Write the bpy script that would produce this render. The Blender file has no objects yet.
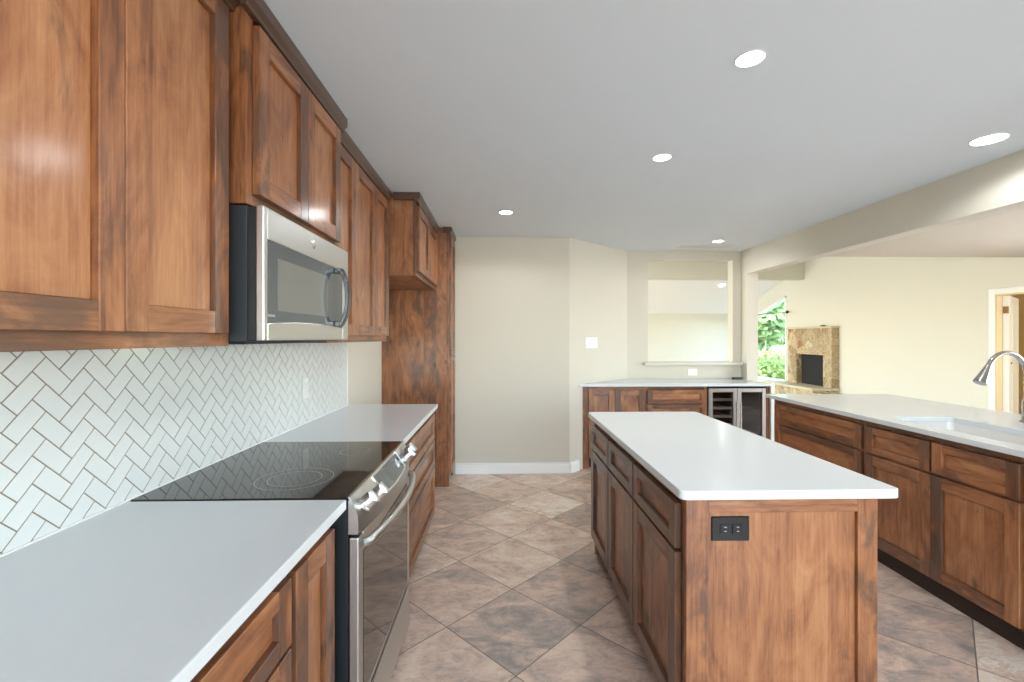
import bpy, math, random
from mathutils import Vector, Matrix

random.seed(7)
S = bpy.context.scene
COL = S.collection

# ------------------------------------------------------------------ camera, world, exposure, large lights
F_PX, W_PX, H_PX = 455.0, 1024, 682
YAW = math.atan(11 / F_PX)
cam_d = bpy.data.cameras.new('camera')
cam_d.sensor_width = 36.0
cam_d.lens = 36.0 * F_PX / W_PX
cam_d.shift_y = -3.0 / W_PX
cam_d.clip_start = 0.02
cam = bpy.data.objects.new('camera', cam_d)
cam.location = (0, 0, 1.40)
cam.rotation_euler = (math.pi / 2, 0, -YAW)
COL.objects.link(cam)
S.camera = cam
S.view_settings.view_transform = 'Standard'
S.view_settings.look = 'None'
S.view_settings.exposure = -0.14
S.view_settings.gamma = 1.0
S.view_settings.use_curve_mapping = False
try:
    S.cycles.use_denoising = True
    S.cycles.max_bounces = 10
    S.cycles.diffuse_bounces = 6
    S.cycles.glossy_bounces = 5
    S.cycles.sample_clamp_indirect = 6.0
except Exception:
    pass

world = bpy.data.worlds.new('sky')
S.world = world
world.use_nodes = True
wn = world.node_tree
wbg = wn.nodes['Background']
wsky = wn.nodes.new('ShaderNodeTexSky')
wsky.sky_type = 'NISHITA'
wsky.sun_disc = False
wsky.sun_elevation = math.radians(50)
wsky.sun_rotation = math.radians(250)
wn.links.new(wsky.outputs[0], wbg.inputs[0])
wbg.inputs[1].default_value = 2.4

SPOT_W, SPOT_COL = 27.0, (0.96, 0.985, 1.0)          # the recessed kitchen lamps (built further down)
FILL_LIGHTS = [                                  # fill lamps added at unseen window openings to brighten the rooms
    # location, rotation, size x, size y, watts, colour
    ((1.35, -3.0, 1.35), (math.radians(112), 0, 0), 3.9, 2.0, 124.0, (0.92, 0.97, 1.0)),
    ((-3.26, 7.8, 1.3), (0, math.radians(-108), 0), 2.0, 3.1, 85.0, (0.96, 0.99, 1.0)),
    ((-3.26, 11.0, 1.2), (0, math.radians(-106), 0), 1.7, 1.9, 190.0, (0.95, 1.0, 1.0)),
    ((6.56, 2.6, 1.3), (0, math.radians(90), 0), 1.9, 2.5, 138.0, (0.96, 0.985, 1.0)),
]
for loc, rot, sx, sy, pw, c in FILL_LIGHTS:
    ld = bpy.data.lights.new('window_fill', 'AREA')
    ld.shape = 'RECTANGLE'; ld.size = sx; ld.size_y = sy; ld.energy = pw; ld.color = c
    lo = bpy.data.objects.new('window_fill', ld)
    lo.location = loc; lo.rotation_euler = rot
    COL.objects.link(lo)

# ------------------------------------------------------------------ node material helpers
def lin(r, g, b):
    f = lambda c: (c / 255 / 12.92) if c / 255 <= 0.04045 else ((c / 255 + 0.055) / 1.055) ** 2.4
    return (f(r), f(g), f(b), 1.0)

def new_mat(name):
    m = bpy.data.materials.new(name); m.use_nodes = True
    nt = m.node_tree
    return m, nt, nt.nodes['Principled BSDF']

def N(nt, kind, **kw):
    n = nt.nodes.new(kind)
    for k, v in kw.items():
        if k == 'op': n.operation = v
        elif hasattr(n, k): setattr(n, k, v)
    return n

def plain(name, col, rough=0.5, metal=0.0, noise=0.0, scale=8.0, spec=0.5, bump=0.0):
    m, nt, p = new_mat(name)
    p.inputs['Base Color'].default_value = col
    p.inputs['Roughness'].default_value = rough
    p.inputs['Metallic'].default_value = metal
    p.inputs['Specular IOR Level'].default_value = spec
    if noise or bump:
        tc = N(nt, 'ShaderNodeTexCoord')
        nz = N(nt, 'ShaderNodeTexNoise'); nz.inputs['Scale'].default_value = scale; nz.inputs['Detail'].default_value = 4
        nt.links.new(tc.outputs['Object'], nz.inputs['Vector'])
        if noise:
            mx = N(nt, 'ShaderNodeMix', data_type='RGBA')
            mx.inputs[6].default_value = [c * (1 - noise) for c in col[:3]] + [1]
            mx.inputs[7].default_value = [min(1, c * (1 + noise)) for c in col[:3]] + [1]
            nt.links.new(nz.outputs[0], mx.inputs[0]); nt.links.new(mx.outputs[2], p.inputs['Base Color'])
        if bump:
            b = N(nt, 'ShaderNodeBump'); b.inputs['Strength'].default_value = bump; b.inputs['Distance'].default_value = 0.002
            nt.links.new(nz.outputs[0], b.inputs['Height']); nt.links.new(b.outputs[0], p.inputs['Normal'])
    return m

def ramp(nt, stops):
    r = N(nt, 'ShaderNodeValToRGB')
    el = r.color_ramp.elements
    while len(el) < len(stops): el.new(0.5)
    for e, (pos, c) in zip(el, stops):
        e.position = pos; e.color = c
    return r

def mapped(nt, src, scale):
    mp = N(nt, 'ShaderNodeMapping'); mp.inputs['Scale'].default_value = scale
    nt.links.new(src, mp.inputs['Vector'])
    return mp.outputs[0]

def math_node(nt, op, a, b=None, clamp=False):
    n = N(nt, 'ShaderNodeMath', op=op); n.use_clamp = clamp
    for i, v in enumerate((a, b)):
        if v is None: continue
        if isinstance(v, (int, float)): n.inputs[i].default_value = v
        else: nt.links.new(v, n.inputs[i])
    return n.outputs[0]

def make_wood():
    """knotty alder: grain runs along z of the board coordinates stored on each board"""
    m, nt, p = new_mat('knotty_alder')
    at = N(nt, 'ShaderNodeAttribute'); at.attribute_name = 'board'
    tn = N(nt, 'ShaderNodeAttribute'); tn.attribute_name = 'tone'
    v = at.outputs['Vector']
    n1 = N(nt, 'ShaderNodeTexNoise'); n1.inputs['Scale'].default_value = 1; n1.inputs['Detail'].default_value = 8; n1.inputs['Roughness'].default_value = .7
    nt.links.new(mapped(nt, v, (110, 110, 4.5)), n1.inputs['Vector'])
    n2 = N(nt, 'ShaderNodeTexNoise'); n2.inputs['Scale'].default_value = 1; n2.inputs['Detail'].default_value = 8; n2.inputs['Distortion'].default_value = 1.4; n2.inputs['Roughness'].default_value = .62
    nt.links.new(mapped(nt, v, (8, 8, 2.9)), n2.inputs['Vector'])
    n3 = N(nt, 'ShaderNodeTexNoise'); n3.inputs['Scale'].default_value = 1; n3.inputs['Detail'].default_value = 7; n3.inputs['Distortion'].default_value = .8; n3.inputs['Roughness'].default_value = .65
    nt.links.new(mapped(nt, v, (8, 8, 3.6)), n3.inputs['Vector'])
    # glued-up strips about 11 cm wide inside one panel
    sv = N(nt, 'ShaderNodeSeparateXYZ'); nt.links.new(v, sv.inputs[0])
    cv = N(nt, 'ShaderNodeCombineXYZ')
    for q in (0, 1): nt.links.new(math_node(nt, 'FLOOR', math_node(nt, 'MULTIPLY', sv.outputs[q], 8.7)), cv.inputs[q])
    ws = N(nt, 'ShaderNodeTexWhiteNoise', noise_dimensions='3D'); nt.links.new(cv.outputs[0], ws.inputs['Vector'])
    # figure
    fig = math_node(nt, 'ADD', math_node(nt, 'MULTIPLY', n1.outputs[0], .42), math_node(nt, 'MULTIPLY', n2.outputs[0], .58))
    fig = math_node(nt, 'ADD', fig, math_node(nt, 'MULTIPLY', tn.outputs['Fac'], .12))
    fig = math_node(nt, 'ADD', fig, math_node(nt, 'MULTIPLY', math_node(nt, 'SUBTRACT', ws.outputs['Value'], .5), .10))
    cr = ramp(nt, [(.27, lin(64, 38, 23)), (.41, lin(114, 68, 39)), (.54, lin(152, 97, 59)), (.75, lin(184, 133, 90))])
    nt.links.new(fig, cr.inputs[0])
    # dark stain blotches
    bl = ramp(nt, [(.55, (0, 0, 0, 1)), (.66, (1, 1, 1, 1))])
    nt.links.new(math_node(nt, 'SUBTRACT', n3.outputs[0], math_node(nt, 'MULTIPLY', tn.outputs['Fac'], .15)), bl.inputs[0])
    mx = N(nt, 'ShaderNodeMix', data_type='RGBA'); mx.inputs[7].default_value = lin(84, 60, 46)
    nt.links.new(math_node(nt, 'MULTIPLY', bl.outputs[0], .75), mx.inputs[0]); nt.links.new(cr.outputs[0], mx.inputs[6])
    # knots
    nd = N(nt, 'ShaderNodeTexNoise'); nd.inputs['Scale'].default_value = 30; nt.links.new(v, nd.inputs['Vector'])
    wob = N(nt, 'ShaderNodeVectorMath', op='SCALE'); wob.inputs['Scale'].default_value = .02
    nt.links.new(nd.outputs['Color'], wob.inputs[0])
    va = N(nt, 'ShaderNodeVectorMath', op='ADD'); nt.links.new(v, va.inputs[0]); nt.links.new(wob.outputs[0], va.inputs[1])
    vo = N(nt, 'ShaderNodeTexVoronoi'); vo.inputs['Scale'].default_value = 1.0
    nt.links.new(mapped(nt, va.outputs[0], (6.0, 6.0, 3.4)), vo.inputs['Vector'])
    kn = ramp(nt, [(.04, (1, 1, 1, 1)), (.085, (.65, .65, .65, 1)), (.16, (0, 0, 0, 1))])
    nt.links.new(vo.outputs['Distance'], kn.inputs[0])
    mk = N(nt, 'ShaderNodeMix', data_type='RGBA'); mk.inputs[7].default_value = lin(38, 22, 15)
    nt.links.new(math_node(nt, 'MULTIPLY', kn.outputs[0], .85), mk.inputs[0]); nt.links.new(mx.outputs[2], mk.inputs[6])
    nt.links.new(mk.outputs[2], p.inputs['Base Color'])
    p.inputs['Roughness'].default_value = .45
    p.inputs['Coat Weight'].default_value = .5
    p.inputs['Coat Roughness'].default_value = .17
    b = N(nt, 'ShaderNodeBump'); b.inputs['Strength'].default_value = .08; b.inputs['Distance'].default_value = .001
    nt.links.new(n1.outputs[0], b.inputs['Height']); nt.links.new(b.outputs[0], p.inputs['Normal'])
    return m

def make_floor():
    m, nt, p = new_mat('slate_look_tile')
    g = N(nt, 'ShaderNodeNewGeometry')
    sx = N(nt, 'ShaderNodeSeparateXYZ'); nt.links.new(g.outputs['Position'], sx.inputs[0])
    T = .4615
    x = math_node(nt, 'SUBTRACT', sx.outputs[0], .062); y = math_node(nt, 'SUBTRACT', sx.outputs[1], 2.536)
    k = 1 / math.sqrt(2) / T
    u = math_node(nt, 'MULTIPLY', math_node(nt, 'ADD', x, y), k)
    w = math_node(nt, 'MULTIPLY', math_node(nt, 'SUBTRACT', y, x), k)
    fu, fw = math_node(nt, 'FLOOR', u), math_node(nt, 'FLOOR', w)
    cell = N(nt, 'ShaderNodeCombineXYZ'); nt.links.new(fu, cell.inputs[0]); nt.links.new(fw, cell.inputs[1])
    wh = N(nt, 'ShaderNodeTexWhiteNoise', noise_dimensions='3D'); nt.links.new(cell.outputs[0], wh.inputs['Vector'])
    def edge(q):
        fr = math_node(nt, 'FRACT', q)
        return math_node(nt, 'MINIMUM', fr, math_node(nt, 'SUBTRACT', 1.0, fr))
    e = math_node(nt, 'MINIMUM', edge(u), edge(w))
    gr = N(nt, 'ShaderNodeMapRange'); gr.inputs[1].default_value = .0042; gr.inputs[2].default_value = .0075
    nt.links.new(e, gr.inputs[0])
    # per tile shifted marbling
    off = N(nt, 'ShaderNodeVectorMath', op='SCALE'); off.inputs['Scale'].default_value = 40; nt.links.new(wh.outputs['Color'], off.inputs[0])
    pos = N(nt, 'ShaderNodeVectorMath', op='ADD'); nt.links.new(g.outputs['Position'], pos.inputs[0]); nt.links.new(off.outputs[0], pos.inputs[1])
    a = N(nt, 'ShaderNodeTexNoise'); a.inputs['Scale'].default_value = 1.0; a.inputs['Detail'].default_value = 8; a.inputs['Roughness'].default_value = .62; a.inputs['Distortion'].default_value = 1.1
    nt.links.new(mapped(nt, pos.outputs[0], (3.2, 5.2, 3)), a.inputs['Vector'])
    c = N(nt, 'ShaderNodeTexNoise'); c.inputs['Scale'].default_value = 1.0; c.inputs['Detail'].default_value = 7; c.inputs['Roughness'].default_value = .7; c.inputs['Distortion'].default_value = 1.6
    nt.links.new(mapped(nt, pos.outputs[0], (11, 22, 11)), c.inputs['Vector'])
    h = math_node(nt, 'ADD', math_node(nt, 'MULTIPLY', a.outputs[0], .95), math_node(nt, 'MULTIPLY', c.outputs[0], .36))
    h = math_node(nt, 'ADD', h, math_node(nt, 'MULTIPLY', math_node(nt, 'SUBTRACT', wh.outputs['Value'], .5), .24))
    cr = ramp(nt, [(.40, lin(148, 136, 127)), (.52, lin(174, 157, 145)), (.62, lin(198, 172, 155)), (.70, lin(214, 187, 167)), (.80, lin(220, 200, 181)), (.94, lin(234, 227, 216))])
    d = N(nt, 'ShaderNodeTexNoise'); d.inputs['Scale'].default_value = 1.0; d.inputs['Detail'].default_value = 9; d.inputs['Roughness'].default_value = .72; d.inputs['Distortion'].default_value = 2.2
    nt.links.new(mapped(nt, pos.outputs[0], (6.5, 9, 6)), d.inputs['Vector'])
    vein = math_node(nt, 'ABSOLUTE', math_node(nt, 'SUBTRACT', d.outputs[0], .5))
    vr = N(nt, 'ShaderNodeMapRange'); vr.inputs[1].default_value = .0; vr.inputs[2].default_value = .035; vr.inputs[3].default_value = .12; vr.inputs[4].default_value = .0
    nt.links.new(vein, vr.inputs[0])
    h = math_node(nt, 'ADD', h, math_node(nt, 'MULTIPLY', vr.outputs[0], math_node(nt, 'MULTIPLY', wh.outputs['Value'], 1.5)))
    h = math_node(nt, 'ADD', h, math_node(nt, 'MULTIPLY', math_node(nt, 'SUBTRACT', d.outputs[0], .5), .45))
    nt.links.new(h, cr.inputs[0])
    mx = N(nt, 'ShaderNodeMix', data_type='RGBA'); mx.inputs[6].default_value = lin(122, 107, 97)
    nt.links.new(gr.outputs[0], mx.inputs[0]); nt.links.new(cr.outputs[0], mx.inputs[7])
    nt.links.new(mx.outputs[2], p.inputs['Base Color'])
    p.inputs['Roughness'].default_value = .40
    b = N(nt, 'ShaderNodeBump'); b.inputs['Strength'].default_value = .25; b.inputs['Distance'].default_value = .004
    hh = math_node(nt, 'ADD', math_node(nt, 'MULTIPLY', c.outputs[0], .35), gr.outputs[0])
    nt.links.new(hh, b.inputs['Height']); nt.links.new(b.outputs[0], p.inputs['Normal'])
    return m

def make_steel(name, axis, col=(.58, .575, .56, 1), rough=.33):
    m, nt, p = new_mat(name)
    tc = N(nt, 'ShaderNodeTexCoord')
    sc = [1500, 1500, 1500]; sc[axis] = 25
    nz = N(nt, 'ShaderNodeTexNoise'); nz.inputs['Scale'].default_value = 1; nz.inputs['Detail'].default_value = 2
    nt.links.new(mapped(nt, tc.outputs['Object'], sc), nz.inputs['Vector'])
    mr = N(nt, 'ShaderNodeMapRange'); mr.inputs[3].default_value = rough - .015; mr.inputs[4].default_value = rough + .025
    nt.links.new(nz.outputs[0], mr.inputs[0]); nt.links.new(mr.outputs[0], p.inputs['Roughness'])
    p.inputs['Base Color'].default_value = col; p.inputs['Metallic'].default_value = 1.0
    return m

def make_pane(name, tint, gloss):
    m = bpy.data.materials.new(name); m.use_nodes = True
    nt = m.node_tree; nt.nodes.remove(nt.nodes['Principled BSDF'])
    out = nt.nodes['Material Output']
    tr = N(nt, 'ShaderNodeBsdfTransparent'); tr.inputs[0].default_value = tint
    gl = N(nt, 'ShaderNodeBsdfGlossy'); gl.inputs['Roughness'].default_value = .03
    lw = N(nt, 'ShaderNodeLayerWeight'); lw.inputs['Blend'].default_value = .5
    fr = N(nt, 'ShaderNodeMath', op='POWER'); nt.links.new(lw.outputs['Facing'], fr.inputs[0]); fr.inputs[1].default_value = 3.0
    fr2 = N(nt, 'ShaderNodeMath', op='MULTIPLY_ADD'); nt.links.new(fr.outputs[0], fr2.inputs[0]); fr2.inputs[1].default_value = gloss * .5; fr2.inputs[2].default_value = gloss * .08; fr = fr2
    ms = N(nt, 'ShaderNodeMixShader')
    nt.links.new(fr.outputs[0], ms.inputs[0]); nt.links.new(tr.outputs[0], ms.inputs[1]); nt.links.new(gl.outputs[0], ms.inputs[2])
    nt.links.new(ms.outputs[0], out.inputs[0])
    return m

def make_stone():
    m, nt, p = new_mat('field_stone')
    tc = N(nt, 'ShaderNodeTexCoord')
    nd = N(nt, 'ShaderNodeTexNoise'); nd.inputs['Scale'].default_value = 5; nt.links.new(tc.outputs['Object'], nd.inputs['Vector'])
    wb = N(nt, 'ShaderNodeVectorMath', op='SCALE'); wb.inputs['Scale'].default_value = .12; nt.links.new(nd.outputs['Color'], wb.inputs[0])
    va = N(nt, 'ShaderNodeVectorMath', op='ADD'); nt.links.new(tc.outputs['Object'], va.inputs[0]); nt.links.new(wb.outputs[0], va.inputs[1])
    mv = mapped(nt, va.outputs[0], (3.0, 4.4, 3.9))
    vo = N(nt, 'ShaderNodeTexVoronoi'); vo.inputs['Scale'].default_value = 1; nt.links.new(mv, vo.inputs['Vector'])
    ve = N(nt, 'ShaderNodeTexVoronoi', feature='DISTANCE_TO_EDGE'); ve.inputs['Scale'].default_value = 1; nt.links.new(mv, ve.inputs['Vector'])
    sp = N(nt, 'ShaderNodeSeparateColor'); nt.links.new(vo.outputs['Color'], sp.inputs[0])
    cr = ramp(nt, [(.0, lin(176, 152, 118)), (.2, lin(206, 184, 146)), (.4, lin(190, 172, 140)), (.6, lin(214, 198, 166)), (.86, lin(172, 122, 84)), (.95, lin(220, 206, 176))])
    cr.color_ramp.interpolation = 'CONSTANT'
    nt.links.new(sp.outputs[0], cr.inputs[0])
    n2 = N(nt, 'ShaderNodeTexNoise'); n2.inputs['Scale'].default_value = 22; n2.inputs['Detail'].default_value = 5; nt.links.new(tc.outputs['Object'], n2.inputs['Vector'])
    m1 = N(nt, 'ShaderNodeMix', data_type='RGBA', blend_type='MULTIPLY'); m1.inputs[0].default_value = .75
    nt.links.new(cr.outputs[0], m1.inputs[6])
    r2 = ramp(nt, [(.3, (.45, .40, .35, 1)), (.65, (1, 1, 1, 1))]); nt.links.new(n2.outputs[0], r2.inputs[0]); nt.links.new(r2.outputs[0], m1.inputs[7])
    er = N(nt, 'ShaderNodeMapRange'); er.inputs[1].default_value = .015; er.inputs[2].default_value = .05; nt.links.new(ve.outputs['Distance'], er.inputs[0])
    mx = N(nt, 'ShaderNodeMix', data_type='RGBA'); mx.inputs[6].default_value = lin(200, 188, 158)
    nt.links.new(er.outputs[0], mx.inputs[0]); nt.links.new(m1.outputs[2], mx.inputs[7]); nt.links.new(mx.outputs[2], p.inputs['Base Color'])
    p.inputs['Roughness'].default_value = .85
    b = N(nt, 'ShaderNodeBump'); b.inputs['Strength'].default_value = .8; b.inputs['Distance'].default_value = .03
    nt.links.new(er.outputs[0], b.inputs['Height']); nt.links.new(b.outputs[0], p.inputs['Normal'])
    return m

def make_leaf(name, c0, c1):
    m, nt, p = new_mat(name)
    g = N(nt, 'ShaderNodeNewGeometry')
    mx = N(nt, 'ShaderNodeMix', data_type='RGBA'); mx.inputs[6].default_value = c0; mx.inputs[7].default_value = c1
    nt.links.new(g.outputs['Random Per Island'], mx.inputs[0]); nt.links.new(mx.outputs[2], p.inputs['Base Color'])
    p.inputs['Roughness'].default_value = .6
    return m

def emitter(name, col, strength):
    m, nt, p = new_mat(name)
    p.inputs['Base Color'].default_value = (.9, .9, .9, 1)
    p.inputs['Emission Color'].default_value = col
    p.inputs['Emission Strength'].default_value = strength
    return m

WOOD = make_wood()
FLOOR = make_floor()
STEEL_Y = make_steel('brushed_steel_lengthwise', 1)
STEEL_Z = make_steel('brushed_steel_upright', 2)
CHROME = plain('polished_steel', (.72, .71, .70, 1), .12, 1.0)
SATIN = plain('satin_steel', (.66, .655, .64, 1), .30, 1.0)
NICKEL = plain('brushed_nickel', (.48, .47, .46, 1), .24, 1.0)
QUARTZ = plain('white_quartz', lin(210, 215, 218), .16, 0, noise=.02, scale=60)
TILE = plain('white_glazed_tile', lin(216, 221, 220), .09, 0, noise=.02, scale=9)
GROUT = plain('tan_grout', lin(138, 122, 106), .9)
KWALL = plain('greige_paint', lin(205, 200, 187), .75, noise=.012, scale=3, spec=.3)
LWALL = plain('cream_paint', lin(216, 216, 204), .75, noise=.012, scale=3, spec=.3)
CEIL = plain('ceiling_paint', lin(216, 224, 229), .85, noise=.01, scale=2, spec=.2, bump=.05)
LCEIL = plain('living_ceiling_paint', lin(240, 242, 238), .85, noise=.01, scale=2, spec=.2)
TANCEIL = plain('tan_ceiling_paint', lin(192, 187, 177), .85, noise=.01, scale=2, spec=.2)
TRIM = plain('white_trim_paint', lin(236, 238, 236), .35, noise=.01, scale=4)
PLASTIC_W = plain('white_plastic', lin(238, 239, 238), .35)
BLACK = plain('black_enamel', lin(30, 33, 36), .35, spec=.5)
SIDEMETAL = plain('charcoal_steel_side', lin(52, 57, 62), .42, .3)
BLACKPL = plain('black_plastic', lin(20, 20, 21), .3)
GLASS_BLK = plain('black_ceramic_glass', lin(22, 23, 25), .035, spec=.75)
GLASS_MW = plain('dark_smoked_glass', lin(72, 77, 81), .07, spec=.7)
GLASS_MW2 = plain('smoked_glass_window_mesh', lin(108, 109, 105), .12, spec=.6)
GLASS_OVEN = plain('dark_oven_glass', lin(52, 44, 38), .04, spec=1.0)
MARK = plain('pale_printed_marking', lin(150, 152, 154), .4)
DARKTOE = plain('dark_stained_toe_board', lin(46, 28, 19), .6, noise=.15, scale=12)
SOOT = plain('sooty_black', lin(24, 26, 28), .8)
SLAB = plain('pale_stone_slab', lin(206, 198, 170), .7, noise=.12, scale=9)
PANE = make_pane('clear_pane', (.98, .99, .985, 1), .4)
PANE_DK = make_pane('tinted_cooler_pane', (.68, .72, .80, 1), .9)
SHELFWOOD = plain('pale_shelf_wood', lin(196, 168, 132), .5, noise=.1, scale=20)
BRONZE = plain('dark_bronze', lin(60, 48, 38), .4, .7)
BRASS = plain('aged_brass', lin(150, 120, 86), .4, .8)
LED = emitter('lamp_diffuser', (1, 1, 1, 1), 20.0)
STONE = make_stone()

# ------------------------------------------------------------------ mesh builder
class MB:
    def __init__(s):
        s.v, s.f, s.g, s.t, s.m, s.sm = [], [], [], [], [], []
    def add(s, verts, faces, gc=None, tone=0.0, mi=0, smooth=False):
        b = len(s.v)
        s.v += [tuple(p) for p in verts]
        s.g += list(gc) if gc else [tuple(p) for p in verts]
        s.t += [tone] * len(verts)
        for f in faces:
            s.f.append(tuple(b + i for i in f)); s.m.append(mi); s.sm.append(smooth)
        return s
    def box(s, x0, x1, y0, y1, z0, z1, grain='z', tone=None, mi=0):
        vs = [(x, y, z) for z in (z0, z1) for y in (y0, y1) for x in (x0, x1)]
        fs = [(0, 2, 3, 1), (4, 5, 7, 6), (0, 1, 5, 4), (2, 6, 7, 3), (0, 4, 6, 2), (1, 3, 7, 5)]
        o = (random.uniform(0, 60), random.uniform(0, 60), random.uniform(0, 60))
        ax = {'x': (1, 2, 0), 'y': (0, 2, 1), 'z': (0, 1, 2)}[grain]
        gc = [(p[ax[0]] + o[0], p[ax[1]] + o[1], p[ax[2]] + o[2]) for p in vs]
        return s.add(vs, fs, gc, random.uniform(-.5, .5) if tone is None else tone, mi)
    def prism(s, poly, z0, z1, mi=0, tone=0.0):
        n = len(poly)
        a = sum(poly[i][0] * poly[(i + 1) % n][1] - poly[(i + 1) % n][0] * poly[i][1] for i in range(n))
        if a < 0: poly = poly[::-1]
        vs = [(x, y, z0) for x, y in poly] + [(x, y, z1) for x, y in poly]
        fs = [tuple(range(n))[::-1], tuple(range(n, 2 * n))] + [(i, (i + 1) % n, n + (i + 1) % n, n + i) for i in range(n)]
        o = random.uniform(0, 60)
        return s.add(vs, fs, [(p[0] + o, p[1] + o, p[2]) for p in vs], tone, mi)
    def extrude(s, poly, axis, a0, a1, mi=0, tone=0.0, grain_along=True):
        """poly in the two other axes (x,z for axis y; y,z for axis x), pushed along axis"""
        n = len(poly)
        def P(q, t): return (t, q[0], q[1]) if axis == 'x' else (q[0], t, q[1])
        ar = sum(poly[i][0] * poly[(i + 1) % n][1] - poly[(i + 1) % n][0] * poly[i][1] for i in range(n))
        if (ar > 0) == (axis == 'y'): poly = poly[::-1]
        vs = [P(q, a0) for q in poly] + [P(q, a1) for q in poly]
        fs = [tuple(range(n))[::-1], tuple(range(n, 2 * n))] + [(i, (i + 1) % n, n + (i + 1) % n, n + i) for i in range(n)]
        o = random.uniform(0, 60)
        gc = [(q[0] + o, q[1] + o, t + o) for t in (a0, a1) for q in poly]
        return s.add(vs, fs, gc, tone, mi)
    def tube(s, path, r, n=12, mi=0, cap=True):
        pts = [Vector(p) for p in path]; rs = r if isinstance(r, (list, tuple)) else [r] * len(pts)
        vs, fs, up = [], [], None
        for i, p in enumerate(pts):
            d = (pts[min(i + 1, len(pts) - 1)] - pts[max(i - 1, 0)]).normalized()
            if up is None:
                up = Vector((0, 0, 1)) if abs(d.z) < .9 else Vector((1, 0, 0))
            a = d.cross(up).normalized(); b = a.cross(d).normalized(); up = b
            for k in range(n):
                t = 2 * math.pi * k / n
                vs.append(p + (a * math.cos(t) + b * math.sin(t)) * rs[i])
        for i in range(len(pts) - 1):
            for k in range(n):
                fs.append((i * n + k, i * n + (k + 1) % n, (i + 1) * n + (k + 1) % n, (i + 1) * n + k))
        if cap:
            fs += [tuple(range(n))[::-1], tuple(range((len(pts) - 1) * n, len(pts) * n))]
        return s.add(vs, fs, None, 0, mi, True)
    def lathe(s, prof, c=(0, 0, 0), n=28, mi=0, axis='z'):
        vs, fs = [], []
        def P(r, h, t):
            x, y = r * math.cos(t), r * math.sin(t)
            q = {'z': (x, y, h), 'x': (h, x, y), 'y': (x, h, y)}[axis]
            return (q[0] + c[0], q[1] + c[1], q[2] + c[2])
        for r, h in prof:
            vs += [P(r, h, 2 * math.pi * k / n) for k in range(n)]
        for i in range(len(prof) - 1):
            for k in range(n):
                fs.append((i * n + k, i * n + (k + 1) % n, (i + 1) * n + (k + 1) % n, (i + 1) * n + k))
        if prof[0][0] > 1e-6: fs.append(tuple(range(n))[::-1])
        if prof[-1][0] > 1e-6: fs.append(tuple(range((len(prof) - 1) * n, len(prof) * n)))
        return s.add(vs, fs, None, 0, mi, True)
    def build(s, name, mats, parent=None, bevel=0.0, loc=None, rotz=None, sharp=35, seg=1):
        me = bpy.data.meshes.new(name)
        me.from_pydata(s.v, [], s.f)
        for m in (mats if isinstance(mats, (list, tuple)) else [mats]): me.materials.append(m)
        me.polygons.foreach_set('material_index', s.m)
        me.polygons.foreach_set('use_smooth', s.sm)
        a = me.attributes.new('board', 'FLOAT_VECTOR', 'POINT'); a.data.foreach_set('vector', [c for p in s.g for c in p])
        a = me.attributes.new('tone', 'FLOAT', 'POINT'); a.data.foreach_set('value', s.t)
        me.update()
        if any(s.sm): me.set_sharp_from_angle(angle=math.radians(sharp))
        o = bpy.data.objects.new(name, me); COL.objects.link(o)
        if parent: o.parent = parent
        if loc: o.location = loc
        if rotz: o.rotation_euler = (0, 0, rotz)
        if bevel:
            bm = o.modifiers.new('edge', 'BEVEL'); bm.width = bevel; bm.segments = seg; bm.limit_method = 'ANGLE'; bm.angle_limit = math.radians(40)
            bm.use_clamp_overlap = True
        return o

def tag(o, label, cat, group=None, kind=None):
    o['label'] = label; o['category'] = cat
    if group: o['group'] = group
    if kind: o['kind'] = kind
    return o

def thing(name, label, cat, loc=(0, 0, 0), rotz=0.0, group=None):
    o = bpy.data.objects.new(name, None); COL.objects.link(o)
    o.empty_display_size = .1; o.location = loc; o.rotation_euler = (0, 0, rotz)
    return tag(o, label, cat, group)

def struct(name, mb, mat, label, cat, bevel=0.0):
    return tag(mb.build(name, mat, bevel=bevel), label, cat, kind='structure')

R90 = math.pi / 2

# ------------------------------------------------------------------ the setting
XL, YB, ZC = -1.12, 4.70, 2.44          # left wall, far wall, ceiling
XH = 2.88                               # header over the peninsula
DG0, DG1 = (0.71, 4.70), (1.506, 5.40)  # diagonal wall
XR, YF = 6.5, 12.3                      # living room walls

struct('floor', MB().box(-3.4, 8.6, -3.2, 12.5, -.1, 0), FLOOR, 'brown and pink slate look floor tiles laid on the diagonal', 'floor')
struct('wall_left', MB().box(XL - .12, XL, -3.12, YB + .12, 0, ZC), KWALL, 'greige wall behind the long cabinet run', 'wall')
struct('wall_back', MB().box(XL, DG0[0], YB, YB + .12, 0, ZC), KWALL, 'plain greige wall at the end of the aisle', 'wall')
struct('wall_diagonal', MB().prism([DG0, DG1, (DG1[0], DG1[1] + .12), (DG0[0] - .03, DG0[1] + .12), (DG0[0], DG0[1] + .12)][:3] + [(DG0[0], DG0[1] + .12)], 0, ZC), KWALL,
       'angled greige wall carrying the light switch', 'wall')
PX0, PX1, PZ0, PZ1 = 1.756, 2.783, 1.112, 2.335
mb = MB()
mb.box(DG1[0], PX0, 5.40, 5.52, 0, ZC).box(PX1, XH + .12, 5.40, 5.52, 0, ZC).box(PX0, PX1, 5.40, 5.52, 0, PZ0).box(PX0, PX1, 5.40, 5.52, PZ1, ZC)
struct('wall_pass_through', mb, KWALL, 'greige wall with the square opening into the living room', 'wall')
struct('wall_stub', MB().box(XH, XH + .13, 5.262, 5.40, 0, 2.157), KWALL, 'short greige wall end beside the bar counter', 'wall')
struct('beam_header', MB().box(XH, XH + .13, -3.12, 5.40, 2.157, ZC), KWALL, 'long greige dropped header above the peninsula', 'beam')
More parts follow.
